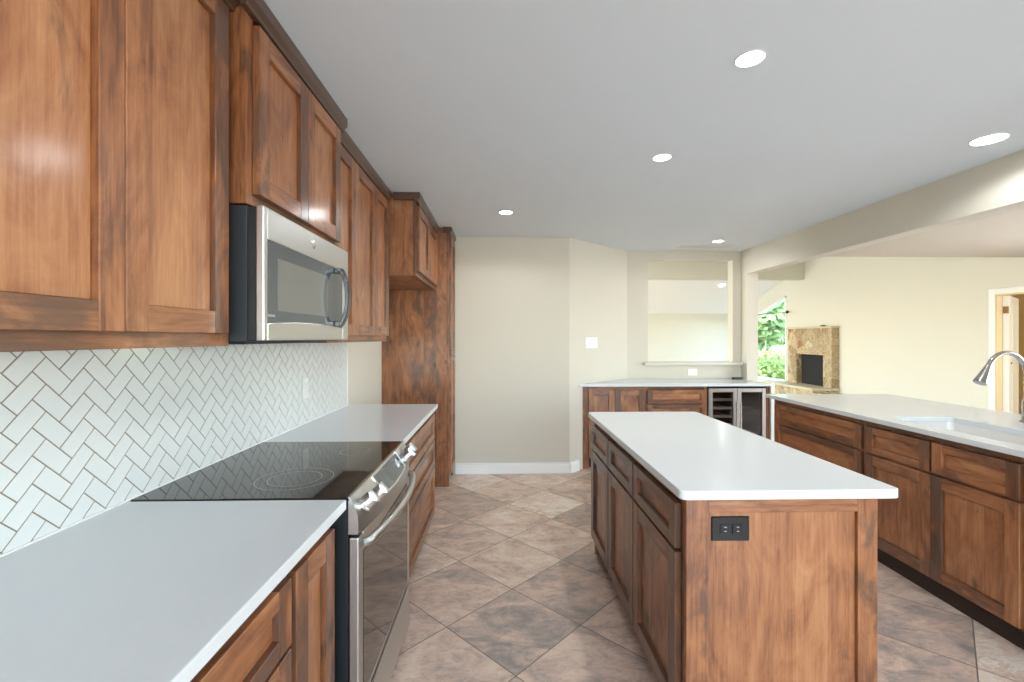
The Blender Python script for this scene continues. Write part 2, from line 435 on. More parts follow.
struct('trim_sill', MB().box(1.696, XH - .002, 5.335, 5.40, 1.076, PZ0), plain('pale_sill_paint', lin(208, 203, 192), .5), 'white ledge under the square opening', 'sill', .004)
struct('ceiling', MB().box(XL - .12, XH + .13, -3.12, 5.52, ZC, ZC + .1), CEIL, 'smooth pale grey kitchen ceiling with recessed lamps', 'ceiling')
struct('ceiling_breakfast', MB().box(XH + .13, XR + .12, -3.12, 5.52, 2.405, 2.54), TANCEIL, 'tan flat ceiling beyond the header', 'ceiling')
def slab_yz(name, pts, x0, x1, mat, label, cat):
    return struct(name, MB().extrude(pts, 'x', x0, x1), mat, label, cat)
slab_yz('ceiling_vault', [(5.52, 2.405), (9.60, 3.165), (9.60, 3.265), (5.52, 2.505)], -3.2, XR + .12, LWALL, 'sloping cream living room ceiling on the kitchen side', 'ceiling')
struct('beam_ridge', MB().box(-3.2, XR, 9.60, 9.80, 2.655, 3.34), LWALL, 'deep cream beam across the living room', 'beam')
slab_yz('ceiling_far', [(9.80, 2.89), (YF, 2.062), (YF, 2.162), (9.80, 2.99)], -3.2, XR + .12, LCEIL, 'white sloping ceiling falling to the far living room wall', 'ceiling')
struct('wall_far', MB().box(-3.2, XR + .12, YF, YF + .12, 0, 2.3), LWALL, 'cream wall at the far end of the living room', 'wall')
# living room left wall with openings added for the fill lamps (never seen from here)
struct('wall_living_left', MB().box(-3.32, -3.2, 4.7, 6.2, 0, 3.4).box(-3.32, -3.2, 9.4, 10.0, 0, 3.4).box(-3.32, -3.2, 12.0, YF + .12, 0, 3.4).box(-3.32, -3.2, 6.2, 12.0, 0, .25).box(-3.32, -3.2, 6.2, 9.4, 2.35, 3.4).box(-3.32, -3.2, 10.0, 12.0, 2.1, 3.4), LWALL, 'cream wall on the hidden side of the living room', 'wall')
struct('wall_living_front', MB().box(-3.2, -1.24, 4.7, 4.82, 0, 3.4), LWALL, 'cream wall behind the pantry', 'wall')
# right hand wall with door and trapezoid window
DY0, DY1, DZ = 5.0, 5.825, 1.972
WY0, WY1, WZ0 = 10.20, 12.0, .38
wz = lambda y: 2.37 - .315 * (y - WY0)
mb = MB()
mb.box(XR, XR + .12, -3.12, 1.3, 0, 3.4).box(XR, XR + .12, 3.9, DY0, 0, 3.4).box(XR, XR + .12, 1.3, 3.9, 0, .3).box(XR, XR + .12, 1.3, 3.9, 2.3, 3.4).box(XR, XR + .12, DY0, DY1, DZ, 3.4).box(XR, XR + .12, DY1, WY0, 0, 3.4)  # breakfast side opening added for a fill lamp
mb.box(XR, XR + .12, WY0, WY1, 0, WZ0).box(XR, XR + .12, WY1, YF, 0, 3.4)
mb.extrude([(WY0, wz(WY0)), (WY1, wz(WY1)), (WY1, 3.4), (WY0, 3.4)], 'x', XR, XR + .12)
struct('wall_right', mb, LWALL, 'long cream living room wall with fireplace and door', 'wall')
# rear wall behind the camera, with a wide window added for a fill lamp
mb = MB()
mb.box(XL - .12, -.7, -3.12, -3.0, 0, ZC).box(3.4, XR + .12, -3.12, -3.0, 0, ZC).box(-.7, 3.4, -3.12, -3.0, 0, .25).box(-.7, 3.4, -3.12, -3.0, 2.42, ZC)
struct('wall_rear', mb, KWALL, 'greige wall behind the viewer with an unseen window added for the fill lamp', 'wall')

# baseboard
def board_run(pts, name, label, h=.112, t=.016):
    mb = MB()
    for (a, b) in zip(pts[:-1], pts[1:]):
        a, b = Vector(a), Vector(b); d = (b - a).normalized(); n = Vector((d.y, -d.x))
        for (z0, z1, tt) in ((0, h - .02, t), (h - .02, h, t * .6)):
            mb.prism([tuple(a), tuple(b), tuple(b + n * tt), tuple(a + n * tt)], z0, z1)
    return struct(name, mb, TRIM, label, 'baseboard', .003)
board_run([(-.47, YB - .0005), DG0], 'baseboard_back', 'white baseboard along the plain greige wall')
board_run([(DG0[0] + .0004, DG0[1] - .0004), (DG0[0] + .112, DG0[1] + .0985)], 'baseboard_diagonal', 'short white baseboard on the angled wall')
mb = MB(); mb.box(XR - .016, XR, 5.95, 8.0, 0, .11)
struct('baseboard_right', mb, TRIM, 'white baseboard on the cream living room wall', 'baseboard', .003)

# ------------------------------------------------------------------ doors, drawers and cabinets
def shaker(mb, x0, x1, z0, z1, y0=-.0235, y1=0.0, st=.06, rl=.06, grain='z', dark=0.0):
    rec = y0 + .0155
    mb.box(x0, x0 + st, y0, y1, z0, z1, 'z', random.uniform(-.75, .25) + dark)
    mb.box(x1 - st, x1, y0, y1, z0, z1, 'z', random.uniform(-.75, .25) + dark)
    mb.box(x0 + st, x1 - st, y0 + .0003, y1, z0, z0 + rl, 'x', random.uniform(-.6, .2) + dark)
    mb.box(x0 + st, x1 - st, y0 + .0003, y1, z1 - rl, z1, 'x', random.uniform(-.6, .2) + dark)
    # glued-up panel of two or three boards
    if grain == 'z':
        w = x1 - x0 - 2 * st; k = 1
        for i in range(k):
            mb.box(x0 + st + w * i / k, x0 + st + w * (i + 1) / k, rec, y1 - .003, z0 + rl, z1 - rl, 'z', random.uniform(.1, .85) + dark)
    else:
        mb.box(x0 + st, x1 - st, rec, y1 - .003, z0 + rl, z1 - rl, 'x', random.uniform(.0, .7) + dark)

def add_door(par, x0, x1, z0, z1, st=.062, dark=0.0, name='door'):
    mb = MB(); shaker(mb, x0, x1, z0, z1, st=st, rl=st, dark=dark)
    return mb.build(name, WOOD, par, .0018)

def add_drawer(par, x0, x1, z0, z1, dark=0.0, st=.058, rl=.042):
    mb = MB(); shaker(mb, x0, x1, z0, z1, st=st, rl=rl, grain='x', dark=dark)
    return mb.build('drawer', WOOD, par, .0018)

def face_frame(par, w, z0, z1, stiles, rails, depth=.02):
    mb = MB()
    for a, b in stiles: mb.box(a, b, 0, depth, z0, z1, 'z', random.uniform(-.7, -.1))
    for a, b in rails:
        for (s0, s1) in zip(stiles[:-1], stiles[1:]):
            mb.box(s0[1], s1[0], .0004, depth, a, b, 'x', random.uniform(-.7, -.1))
    return mb.build('face_frame', WOOD, par, .001)

def carcass(par, w, d, z0, z1, y0=.02, boards=3, top=True):
    mb = MB()
    # closed case: two side panels of glued boards, floor, top and back
    for x0, x1 in ((0, .018), (w - .018, w)):
        for i in range(boards):
            mb.box(x0, x1, y0 + (d - y0) * i / boards, y0 + (d - y0) * (i + 1) / boards, z0, z1, 'z', random.uniform(-.6, .3))
    mb.box(.018, w - .018, y0, d, z0, z0 + .018, 'x', -.2)
    if top: mb.box(.018, w - .018, y0, d, z1 - .018, z1, 'x', -.2)
    mb.box(.018, w - .018, d - .012, d, z0 + .018, z1 - .018, 'z', -.2)
    return mb.build('carcass', WOOD, par)

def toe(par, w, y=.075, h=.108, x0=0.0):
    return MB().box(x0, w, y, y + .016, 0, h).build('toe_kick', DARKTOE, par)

def crown(par, w, d, left=0.0, right=0.0, h=.062, p=.036, ret_l=0.0, ret_r=0.0):
    """crown board on the front of an upper unit, with returns of given length down the sides"""
    mb = MB(); z1 = ZC - .0005; z0 = z1 - h
    prof = [(-.0005, z0), (-p * .55, z0), (-p * .62, z0 + .012), (-p, z0 + .024), (-p, z1), (-.0005, z1)]
    xl = -p if ret_l else 0.0; xr = w + p if ret_r else w
    mb.extrude(prof, 'x', xl, xr, tone=-1.7)
    if ret_l: mb.box(-p, -.0005, 0, ret_l, z0 + .012, z1, 'y', -1.7)
    if ret_r: mb.box(w + .0005, w + p, 0, ret_r, z0 + .012, z1, 'y', -1.7)
    return mb.build('crown_molding', WOOD, par, .0015)

G_UP = 'upper cabinets along the left wall'
UZ0 = 1.377
def upper(label, y0, y1, xf, doors, z0=UZ0, zdoor=1.413, bottom_rail=.04, st=.062, crn=None, name='upper_cabinet', group=G_UP):
    """xf: world x of the face frame front; doors: list of (world y0, y1)"""
    w = y1 - y0
    t = thing(name, label, 'cabinet', (xf, y0, z0), R90, group)
    t.location.z = 0
    d = xf - (XL + .002)
    carcass(t, w, d, z0, ZC - .001)
    sts = [(0, .038), (w - .038, w)]
    face_frame(t, w, z0, ZC - .001, sts, [(z0, z0 + bottom_rail), (ZC - .06, ZC - .001)])
    for a, b in doors: add_door(t, a - y0, b - y0, zdoor, 2.362, st=st)
    if crn is not None: crown(t, w, d, **crn)
    return t

XU = -.815
upper('two door upper cabinet nearest the viewer, over the near countertop', .60, 1.382, XU, [(.625, .9785), (.981, 1.345)], crn={})
upper('next upper cabinet in the row, beyond the left edge of the frame', -.20, .597, XU, [(-.175, .196), (.199, .572)], crn={})
upper('short two door upper cabinet right above the microwave', 1.385, 2.146, -.765, [(1.418, 1.7705), (1.773, 2.128)], z0=1.806, zdoor=1.842,
      crn=dict(ret_l=.003, ret_r=.003))
upper('three door upper cabinet between microwave and refrigerator alcove', 2.149, 3.262, XU, [(2.175, 2.50), (2.503, 2.893), (2.896, 3.24)], crn={})
upper('deep two door cabinet bridging the empty refrigerator alcove', 3.292, 4.274, -.614, [(3.318, 3.778), (3.781, 4.25)], z0=1.85, zdoor=1.886,
      crn=dict(ret_l=.155), name='bridge_cabinet')

# pantry with its knotty side panel
t = thing('pantry_cabinet', 'tall knotty pantry cabinet with a wide board side, at the end of the left run', 'cabinet', (-.492, 4.292, 0), R90)
w = .400; d = -.492 - (XL + .002)
mb = MB()
edges = [.02, .115, .235, .345, .47, d]
for a, b in zip(edges[:-1], edges[1:]): mb.box(0, .019, a, b, 0, ZC - .001, 'z', random.uniform(-.45, .25))
mb.build('side_panel', WOOD, t)
mb = MB(); mb.box(.019, w, .02, d, .1, ZC - .001, 'z', -.2); mb.build('carcass', WOOD, t)
face_frame(t, w, 0, ZC - .001, [(0, .04), (w - .04, w)], [(.1, .14), (1.215, 1.255), (ZC - .06, ZC - .001)])
for z0, z1 in ((.125, 1.232), (1.238, 2.362)):
    dr = add_door(t, .022, w - .022, z0, z1)
    zz = z1 - .05 if z0 < 1 else z0 + .05
    MB().tube([(.05, -.021, zz), (.05, -.052, zz)], .006, 10).lathe([(0, -.058), (.013, -.056), (.015, -.05), (.006, -.04)], (.05, 0, zz), 16, axis='y').build('knob', CHROME, dr)
toe(t, w, y=.06, h=.1, x0=.019)
crown(t, w, d, ret_l=.05, p=.03)

# base cabinets on the left
XD = -.508       # face frame front of the left base run
G_BL = 'base cabinets along the left wall'
def base(name, label, y0, y1, group=G_BL):
    t = thing(name, label, 'cabinet', (XD, y0, 0), R90, group)
    w = y1 - y0; d = XD - (XL + .002)
    carcass(t, w, d, .108, .8835)
    toe(t, w)
    return t, w
t, w = base('base_cabinet', 'narrow single door base cabinet squeezed beside the near side of the range', 1.078, 1.358)
face_frame(t, w, .108, .8835, [(0, .018), (w - .02, w)], [(.108, .14), (.848, .8835)])
add_door(t, .014, w - .018, .125, .845, st=.066)
t, w = base('drawer_cabinet', 'drawer base cabinet at the bottom edge under the near countertop', .30, 1.076)
face_frame(t, w, .108, .8835, [(0, .02), (w - .02, w)], [(.108, .14), (.672, .70), (.40, .43), (.848, .8835)])
for z0, z1 in ((.692, .845), (.412, .682), (.125, .402)): add_drawer(t, .012, w - .009, z0, z1)
t, w = base('drawer_cabinet', 'three drawer base cabinet between the range and the refrigerator alcove', 2.160, 3.352)
face_frame(t, w, .108, .8835, [(0, .038), (w - .025, w)], [(.108, .14), (.64, .67), (.45, .48), (.848, .8835)])
for z0, z1 in ((.668, .845), (.468, .657), (.125, .457)): add_drawer(t, .03, w - .012, z0, z1, rl=.048)

# ------------------------------------------------------------------ worktops
def worktop(label, x0, x1, y0, y1, rad=.0):
    o = MB().box(x0, x1, y0, y1, .884, .914).build('countertop', QUARTZ, bevel=.003, seg=2)
    return tag(o, label, 'countertop')
worktop('white quartz countertop in the lower left corner, on the near side of the range', XL + .008, -.465, .28, 1.381)
worktop('white quartz countertop on the far side of the range, ending at the alcove', XL + .008, -.465, 2.149, 3.363)

# ------------------------------------------------------------------ herringbone backsplash
def clip(poly, y0, y1, z0, z1):
    def half(p, f, inter):
        out = []
        for i in range(len(p)):
            a, b = p[i], p[(i + 1) % len(p)]
            if f(a): out.append(a)
            if f(a) != f(b): out.append(inter(a, b))
        return out
    for ax, lim, sg in ((0, y0, 1), (0, y1, -1), (1, z0, 1), (1, z1, -1)):
        if len(poly) < 3: return []
        f = lambda p: sg * (p[ax] - lim) >= 0
        def inter(a, b):
            t = (lim - a[ax]) / (b[ax] - a[ax])
            return (a[0] + t * (b[0] - a[0]), a[1] + t * (b[1] - a[1]))
        poly = half(poly, f, inter)
    return poly
BS = (.20, 3.325, .9145, 1.376)
t = thing('backsplash', 'white glazed herringbone tile backsplash with tan grout on the left wall', 'backsplash', (XL, .2, .9145))
MB().box(XL + .0004, XL + .0052, BS[0], BS[1], BS[2], BS[3]).build('grout_bed', GROUT, t)
t.location = (0, 0, 0)
UW = .0472; O = (1.142, 1.154); r2 = math.sqrt(2)
mb = MB()
for i in range(-40, 60):
    for j in range(-25, 45):
        for (a0, a1, b0, b1) in ((-2, 0, -1, 0), (-1, 0, 0, 2)):
            sa, sb = i + 2 * j, -i + 2 * j
            gq = .034
            A0, A1, B0, B1 = a0 + sa + gq, a1 + sa - gq, b0 + sb + gq, b1 + sb - gq
            poly = [(O[0] + UW * (a + b) / r2, O[1] + UW * (a - b) / r2) for a, b in ((A0, B0), (A1, B0), (A1, B1), (A0, B1))]
            poly = clip(poly, *BS)
            if len(poly) < 3: continue
            ar = sum(poly[k][0] * poly[(k + 1) % len(poly)][1] - poly[(k + 1) % len(poly)][0] * poly[k][1] for k in range(len(poly)))
            if abs(ar) < 2e-5: continue
            if ar < 0: poly = poly[::-1]
            n = len(poly); cy = sum(p[0] for p in poly) / n; cz = sum(p[1] for p in poly) / n
            ty, tz = random.gauss(0, .006), random.gauss(0, .006)
            def inset(p, q=.0012):
                dd = math.hypot(p[0] - cy, p[1] - cz) or 1
                return (p[0] - (p[0] - cy) / dd * q, p[1] - (p[1] - cz) / dd * q)
            x1 = XL + .0068
            vs = [(XL + .004, p[0], p[1]) for p in poly] + [(x1 - .0009, p[0], p[1]) for p in poly]
            ip = [inset(p) for p in poly]
            vs += [(x1 + ty * (p[0] - cy) + tz * (p[1] - cz), p[0], p[1]) for p in ip]
            fs = [(k, (k + 1) % n, n + (k + 1) % n, n + k) for k in range(n)] + [(n + k, n + (k + 1) % n, 2 * n + (k + 1) % n, 2 * n + k) for k in range(n)]
            fs.append(tuple(range(2 * n, 3 * n)))
            mb.add(vs, fs)
mb.build('tile_field', TILE, t)
MB().box(XL + .0004, XL + .0085, BS[1], BS[1] + .010, BS[2], BS[3]).build('edge_trim', PLASTIC_W, t, .001)

MB().box(XL + .0068, XL + .0125, BS[0], BS[1], .9142, .9185).build('caulk_bead', PLASTIC_W, t)

def outlet_plate(name, label, loc, rotz, w, h, mat, slot, horizontal=False, parent=None, rocker=0):
    """plate in local x-z, facing -y"""
    if parent is None: t = thing(name, label, 'switch' if rocker else 'outlet', loc, rotz)
    else:
        t = MB().box(-w / 2, w / 2, -.006, 0, -h / 2, h / 2).build(name, mat, parent, .003, loc=loc); t.rotation_euler = (0, 0, rotz)
    if parent is None: MB().box(-w / 2, w / 2, -.006, 0, -h / 2, h / 2).build('cover_plate', mat, t, .003)
    if rocker:
        for k in range(rocker):
            cx = (k - (rocker - 1) / 2) * .046
            MB().extrude([(-.011, -.033), (-.0065, 0), (-.008, .033), (-.004, .033), (-.004, -.033)], 'x', cx - .017, cx + .017).build('rocker', mat, t, .001)
        return t
    for q in (-1, 1):
        cx, cz = (q * .0205, 0) if horizontal else (0, q * .0205)
        so = MB().box(cx - .0165, cx + .0165, -.0085, -.004, cz - .0165, cz + .0165).build('socket', mat, t, .002)
        for k in (-1, 1):
            a, b = (0, k * .0065) if horizontal else (k * .0065, 0)
            m2 = MB()
            if horizontal: m2.box(cx - .002, cx + .006, -.0092, -.008, cz + b - .0014, cz + b + .0014)
            else: m2.box(cx + a - .0014, cx + a + .0014, -.0092, -.008, cz - .002, cz + .006)
            m2.build('slot', slot, t if parent else so)
    return t
outlet_plate('wall_outlet', 'white duplex outlet on the herringbone tile past the range', (XL + .0092, 2.605, 1.116), R90, .075, .118, plain('tile_white_plastic', lin(216, 221, 219), .3), plain('slot_grey', lin(190, 190, 188), .5))

# ------------------------------------------------------------------ range
t = thing('range', 'stainless slide-in electric range with black glass cooktop between the left countertops', 'range', (0, 0, 0))
RY0, RY1 = 1.386, 2.144
body = MB(); body.box(XL + .012, -.462, RY0 + .004, RY1 - .004, .06, .905); body.build('body', BLACK, t, .002)
MB().box(XL + .012, -.457, RY0, RY1, .9055, .9165).build('cooktop', GLASS_BLK, t, .002)
# burner rings as thin printed circles
def ring(cx, cy, r, wd=.0016, z=.9168, n=56):
    mb = MB(); vs, fs = [], []
    for k in range(n):
        a = 2 * math.pi * k / n
        for rr in (r - wd, r + wd): vs.append((cx + rr * math.cos(a), cy + rr * math.sin(a), z))
    for k in range(n): fs.append((2 * k, 2 * k + 1, 2 * ((k + 1) % n) + 1, 2 * ((k + 1) % n)))
    return mb.add(vs, fs)
for cx, cy, rs in ((-.708, 1.583, (.124, .086)), (-.62, 1.955, (.062,))):
    m2 = MB()
    for r in rs:
        q = ring(cx, cy, r); m2.add(q.v, q.f)
    m2.build('burner_ring', MARK, t)
# bowed control fascia
def bow(y): return .036 * (1 - ((y - (RY0 + RY1) / 2) / (.5 * (RY1 - RY0))) ** 2)
def loft(ys, prof, mat, name, par, bev=0.0):
    mb = MB(); n = len(prof(ys[0])); vs, fs = [], []
    for y in ys: vs += [(x, y, z) for x, z in prof(y)]
    for i in range(len(ys) - 1):
        for k in range(n):
            fs.append((i * n + k, i * n + (k + 1) % n, (i + 1) * n + (k + 1) % n, (i + 1) * n + k))
    fs += [tuple(range(n))[::-1], tuple(range((len(ys) - 1) * n, len(ys) * n))]
    mb.add(vs, fs, smooth=True)
    return mb.build(name, mat, par, bev, sharp=25)
ys = [RY0 + (RY1 - RY0) * i / 16 for i in range(17)]
def fas(y):
    b = bow(y)
    return [(-.461, .9175), (-.455, .9175), (-.433 + b * .95, .864 - b * .5), (-.431 + b * .95, .836), (-.431 + b * .95, .806), (-.461, .806)]
loft(ys, fas, STEEL_Y, 'control_panel', t)
MB().box(-.4645, -.454, RY0, RY1, .9166, .9195).build('cooktop_trim', STEEL_Y, t, .001)
# fascia helper: point on the slope
def fp(y, s):
    a, b = fas(y)[1], fas(y)[2]
    return Vector((a[0] + (b[0] - a[0]) * s, y, a[1] + (b[1] - a[1]) * s))
fn = Vector((.72, 0, .69))
def patch(y0, y1, s0, s1, off, n=8):
    mb = MB(); vs, fs = [], []
    for i in range(n + 1):
        y = y0 + (y1 - y0) * i / n
        for s, o in ((s0, off), (s1, off), (s1, -.002), (s0, -.002)): vs.append(fp(y, s) + fn * o)
    for i in range(n):
        for k in range(4): fs.append((4 * i + k, 4 * i + (k + 1) % 4, 4 * i + 4 + (k + 1) % 4, 4 * i + 4 + k))
    fs += [(3, 2, 1, 0), (4 * n, 4 * n + 1, 4 * n + 2, 4 * n + 3)]
    return mb.add(vs, fs)
disp = patch(1.612, 1.945, .10, .93, .0022).build('display_panel', GLASS_MW, t)
fr_ = MB()
for a in (patch(1.602, 1.612, .06, .97, .003, 2), patch(1.945, 1.955, .06, .97, .003, 2), patch(1.602, 1.955, .92, .985, .003)): fr_.add(a.v, a.f)
fr_.build('display_bezel', CHROME, t)
for y in (1.447, 1.535, 2.015, 2.085):
    c = fp(y, .74); k = MB(); ax = fn.normalized()
    e1 = Vector((0, 1, 0)); e2 = ax.cross(e1)
    prof = [(.027, .0), (.027, .006), (.0235, .008), (.022, .036), (.020, .039), (0, .039)]
    vs, fs, n = [], [], 24
    for r, h in prof: vs += [c + ax * h + (e1 * math.cos(2 * math.pi * q / n) + e2 * math.sin(2 * math.pi * q / n)) * r for q in range(n)]
    for i in range(len(prof) - 1):
        for q in range(n): fs.append((i * n + q, i * n + (q + 1) % n, (i + 1) * n + (q + 1) % n, (i + 1) * n + q))
    k.add(vs, fs, smooth=True)
    kn = k.build('knob', SATIN, t)
    g = MB(); vs = []
    for h in (.038, .050):
        for a, b in ((-1, -1), (1, -1), (1, 1), (-1, 1)): vs.append(c + ax * h + e1 * (.0045 * a) + e2 * (.022 * b))
    g.add(vs, [(3, 2, 1, 0), (4, 5, 6, 7), (0, 1, 5, 4), (1, 2, 6, 5), (2, 3, 7, 6), (3, 0, 4, 7)])
    g.build('grip', SATIN, kn, .002)
# oven door: steel frame around glass
DXF = -.430
mb = MB()
mb.box(-.460, DXF, RY0, RY0 + .047, .262, .795).box(-.460, DXF, RY1 - .047, RY1, .262, .795)
mb.box(-.460, DXF, RY0 + .047, RY1 - .047, .735, .795).box(-.460, DXF, RY0 + .047, RY1 - .047, .262, .285)
door = mb.build('oven_door', STEEL_Z, t, .004, seg=2)
MB().box(-.456, DXF + .0012, RY0 + .047, RY1 - .047, .285, .735).build('oven_glass', GLASS_OVEN, door)
hp = [(DXF + .005, RY0 + .02, .772), (DXF + .022, RY0 + .035, .772)]
for i in range(1, 20):
    y = RY0 + .035 + (RY1 - RY0 - .07) * i / 20
    u = (y - (RY0 + RY1) / 2) / (.5 * (RY1 - RY0 - .07))
    hp.append((DXF + .022 + .036 * (1 - u * u), y, .772))
hp += [(DXF + .022, RY1 - .035, .772), (DXF + .005, RY1 - .02, .772)]
MB().tube(hp, .0135, 14).build('handle', STEEL_Y, door)
MB().box(-.460, DXF, RY0, RY1, .066, .252).box(-.460, DXF + .004, RY0, RY1, .235, .252).build('storage_drawer', STEEL_Y, t, .003)
for x in (-1.05, -.52):
    for y in (RY0 + .05, RY1 - .05): MB().lathe([(.018, 0), (.018, .01), (.01, .012), (.01, .061)], (x, y, 0), 12).build('foot', BLACKPL, t)

# ------------------------------------------------------------------ microwave
t = thing('microwave', 'stainless over-the-range microwave hung under the short upper cabinet', 'microwave', (0, 0, 0))
MY0, MY1, MZ0, MZ1, MXF = 1.387, 2.143, 1.392, 1.800, -.714
MB().box(XL + .012, -.764, MY0, MY1, MZ0 - .004, MZ1).build('case', SIDEMETAL, t, .002)
MB().box(-.7638, -.7375, MY0 + .003, MY1 - .003, MZ0, MZ1 - .004).build('front_case', BLACK, t, .002)
mb = MB()
mb.box(-.737, MXF, MY0, MY0 + .024, MZ0, MZ1).box(-.737, MXF, MY0 + .024, MY1, 1.703, MZ1)
mb.box(-.737, MXF, 2.072, MY1, MZ0, 1.703)
# lower band with a gently arched top edge
pts = [(MY0 + .024, MZ0)] + [(2.072, MZ0)] + [(2.072 - (2.072 - MY0 - .024) * i / 12, 1.448 + .012 * (1 - (2 * i / 12 - 1) ** 2) - .004) for i in range(13)]
mb.extrude(pts, 'x', -.737, MXF)
door = mb.build('door', STEEL_Y, t, .003, seg=2)
MB().box(-.737, MXF - .001, MY0 + .024, 2.072, 1.44, 1.703).build('door_glass', GLASS_MW, door)
MB().box(MXF - .002, MXF - .0006, 1.475, 1.90, 1.487, 1.655).build('window_mesh', GLASS_MW2, door)
hp = []
for i in range(17):
    u = i / 8 - 1
    hp.append((MXF + .022 + .030 * (1 - abs(u) ** 2.4), 1.985, 1.575 + .122 * u))
vs, fs = [], []
mbh = MB()
for i, p in enumerate(hp):
    d = Vector(hp[min(i + 1, 16)]) - Vector(hp[max(i - 1, 0)]); d.normalize(); nn = Vector((d.z, 0, -d.x))
    for a, b in ((-1, -.008), (1, -.008), (1, .008), (-1, .008)): vs.append(Vector(p) + Vector((0, a * .016, 0)) + nn * b)
for i in range(16):
    for k in range(4): fs.append((4 * i + k, 4 * i + (k + 1) % 4, 4 * i + 4 + (k + 1) % 4, 4 * i + 4 + k))
fs += [(3, 2, 1, 0), (64, 65, 66, 67)]
mbh.add(vs, fs, smooth=True)
mh = mbh.build('handle', plain('smoked_chrome', (.13, .135, .14, 1), .2, 1.0), door, .003)
for zz in (1.461, 1.689): MB().box(MXF - .0005, MXF + .026, 1.968, 2.002, zz - .011, zz + .011).build('mount', mh.data.materials[0], mh, .003)
# small raised emblem of two curved strokes on the upper band
em = MB()
for pts in (((1.736, 1.767), (1.739, 1.757), (1.746, 1.747), (1.757, 1.739)), ((1.750, 1.777), (1.751, 1.766), (1.756, 1.756), (1.765, 1.748))):
    em.tube([(MXF + .0005, a, b) for a, b in pts], [.0012, .0032, .0032, .0010], 8)
em.build('emblem', CHROME, door)
mk = MB(); yy = 1.414
for wq in (.006, .005, .006, .004, .006, .006): mk.box(MXF - .001, MXF - .0006, yy, yy + wq, 1.466, 1.4735); yy += wq + .002
mk.build('printed_marking', MARK, door)
MB().lathe([(.008, -.0015), (.008, 0), (.004, 0), (.004, -.001)], (-.835, MY0, 1.760), 14, axis='y').build('screw', CHROME, t)
vent_mb = MB()
vent_mb.box(-1.0, -.80, MY0 + .05, MY1 - .05, MZ0 - .012, MZ0 - .0045).build('bottom_grille', SIDEMETAL, t, .002)

# ------------------------------------------------------------------ island
t = thing('kitchen_island', 'knotty wood kitchen island standing in the middle of the tile floor', 'island', (.606, 2.945, 0), -R90)
IW, ID = 1.462, .627          # along -y, across +x ; near face at y = 2.945-1.462 = 1.483
mb = MB(); mb.box(.02, IW - .002, .02, ID - .02, .108, .8835, 'x', -.1); mb.build('carcass', WOOD, t)
face_frame(t, IW, .108, .8835, [(.0, .035), (.466, .492), (.934, .960), (IW - .04, IW - .0005)], [(.108, .135), (.672, .70), (.848, .8835)])
for x0, x1 in ((.012, .472), (.486, .940), (.954, 1.432)):
    add_drawer(t, x0, x1, .694, .846, dark=-.75)
    add_door(t, x0, x1, .122, .682, dark=-.75, st=.064)
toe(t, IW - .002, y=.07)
# far end panel and back panel
mb = MB(); mb.box(-.002, .019, .002, ID, 0, .8835, 'z', -.2); mb.build('side_panel', WOOD, t, .001)
mb = MB()
for i in range(5): mb.box(.02 + (IW - .022) * i / 5, .02 + (IW - .022) * (i + 1) / 5, ID - .019, ID, 0, .8835, 'z')
mb.build('back_panel', WOOD, t)
# near end: framed panel with two stiles, a top rail and a recessed field
e = MB()
x0, x1 = IW, IW + .023
e.box(x0, x1, -.006, .066, 0, .8835, 'z', -.35).box(x0, x1, ID - .066, ID, 0, .8835, 'z', -.05)
e.box(x0, x1 - .0005, .066, ID - .066, .832, .8835, 'y', -.3).box(x0, x1 - .0005, .066, ID - .066, 0, .09, 'y', -.2)
e.box(x0, x0 + .010, .066, ID - .066, .09, .832, 'z', .35)
e.build('end_panel', WOOD, t, .0012)
op = outlet_plate('outlet', '', (x0 + .0101, .1435, .777), R90, .126, .080, BLACKPL, NICKEL, horizontal=True, parent=t)
op['label'] = 'black double outlet'
# island slab with rounded corners
def rounded(x0, x1, y0, y1, r, n=8):
    out = []
    for cx, cy, a0 in ((x1 - r, y1 - r, 0), (x0 + r, y1 - r, 90), (x0 + r, y0 + r, 180), (x1 - r, y0 + r, 270)):
        for k in range(n + 1):
            a = math.radians(a0 + 90 * k / n); out.append((cx + r * math.cos(a), cy + r * math.sin(a)))
    return out
o = MB().prism(rounded(.571, 1.288, 1.430, 2.978, .024), .884, .914).build('countertop', QUARTZ, bevel=.003, seg=2)
tag(o, 'white quartz island top with softly rounded corners', 'countertop')

# ------------------------------------------------------------------ peninsula
PA = math.radians(-91.5); PO = (2.297, 3.90)
def pen(x, y):
    return (PO[0] + x * math.cos(PA) - y * math.sin(PA), PO[1] + x * math.sin(PA) + y * math.cos(PA))
G_PN = 'base cabinets under the peninsula top'
PF = .051        # face frame front behind the slab edge
def pbase(name, label, x0, x1, depth=.60, top=True):
    p = pen(x0, PF)
    t = thing(name, label, 'cabinet', (p[0], p[1], 0), PA, G_PN)
    w = x1 - x0
    carcass(t, w, depth, .108, .8835, top=top)
    toe(t, w, y=.045)
    return t, w
t, w = pbase('drawer_cabinet', 'wide drawer cabinet at the far end of the peninsula, partly hidden by the island', .045, 1.061)
face_frame(t, w, .108, .8835, [(0, .03), (w - .03, w)], [(.108, .135), (.672, .70), (.40, .43), (.848, .8835)])
for z0, z1 in ((.69, .846), (.412, .676), (.122, .40)): add_drawer(t, .05, w - .018, z0, z1, dark=-.15)
t, w = pbase('sink_cabinet', 'sink base cabinet in the peninsula with two false drawers over two doors', 1.062, 1.985, top=False)
face_frame(t, w, .108, .8835, [(0, .03), (.455, .481), (w - .04, w)], [(.108, .135), (.665, .70), (.848, .8835)])
for x0, x1 in ((.018, .460), (.476, .896)): add_drawer(t, x0, x1, .686, .846, dark=-.15)
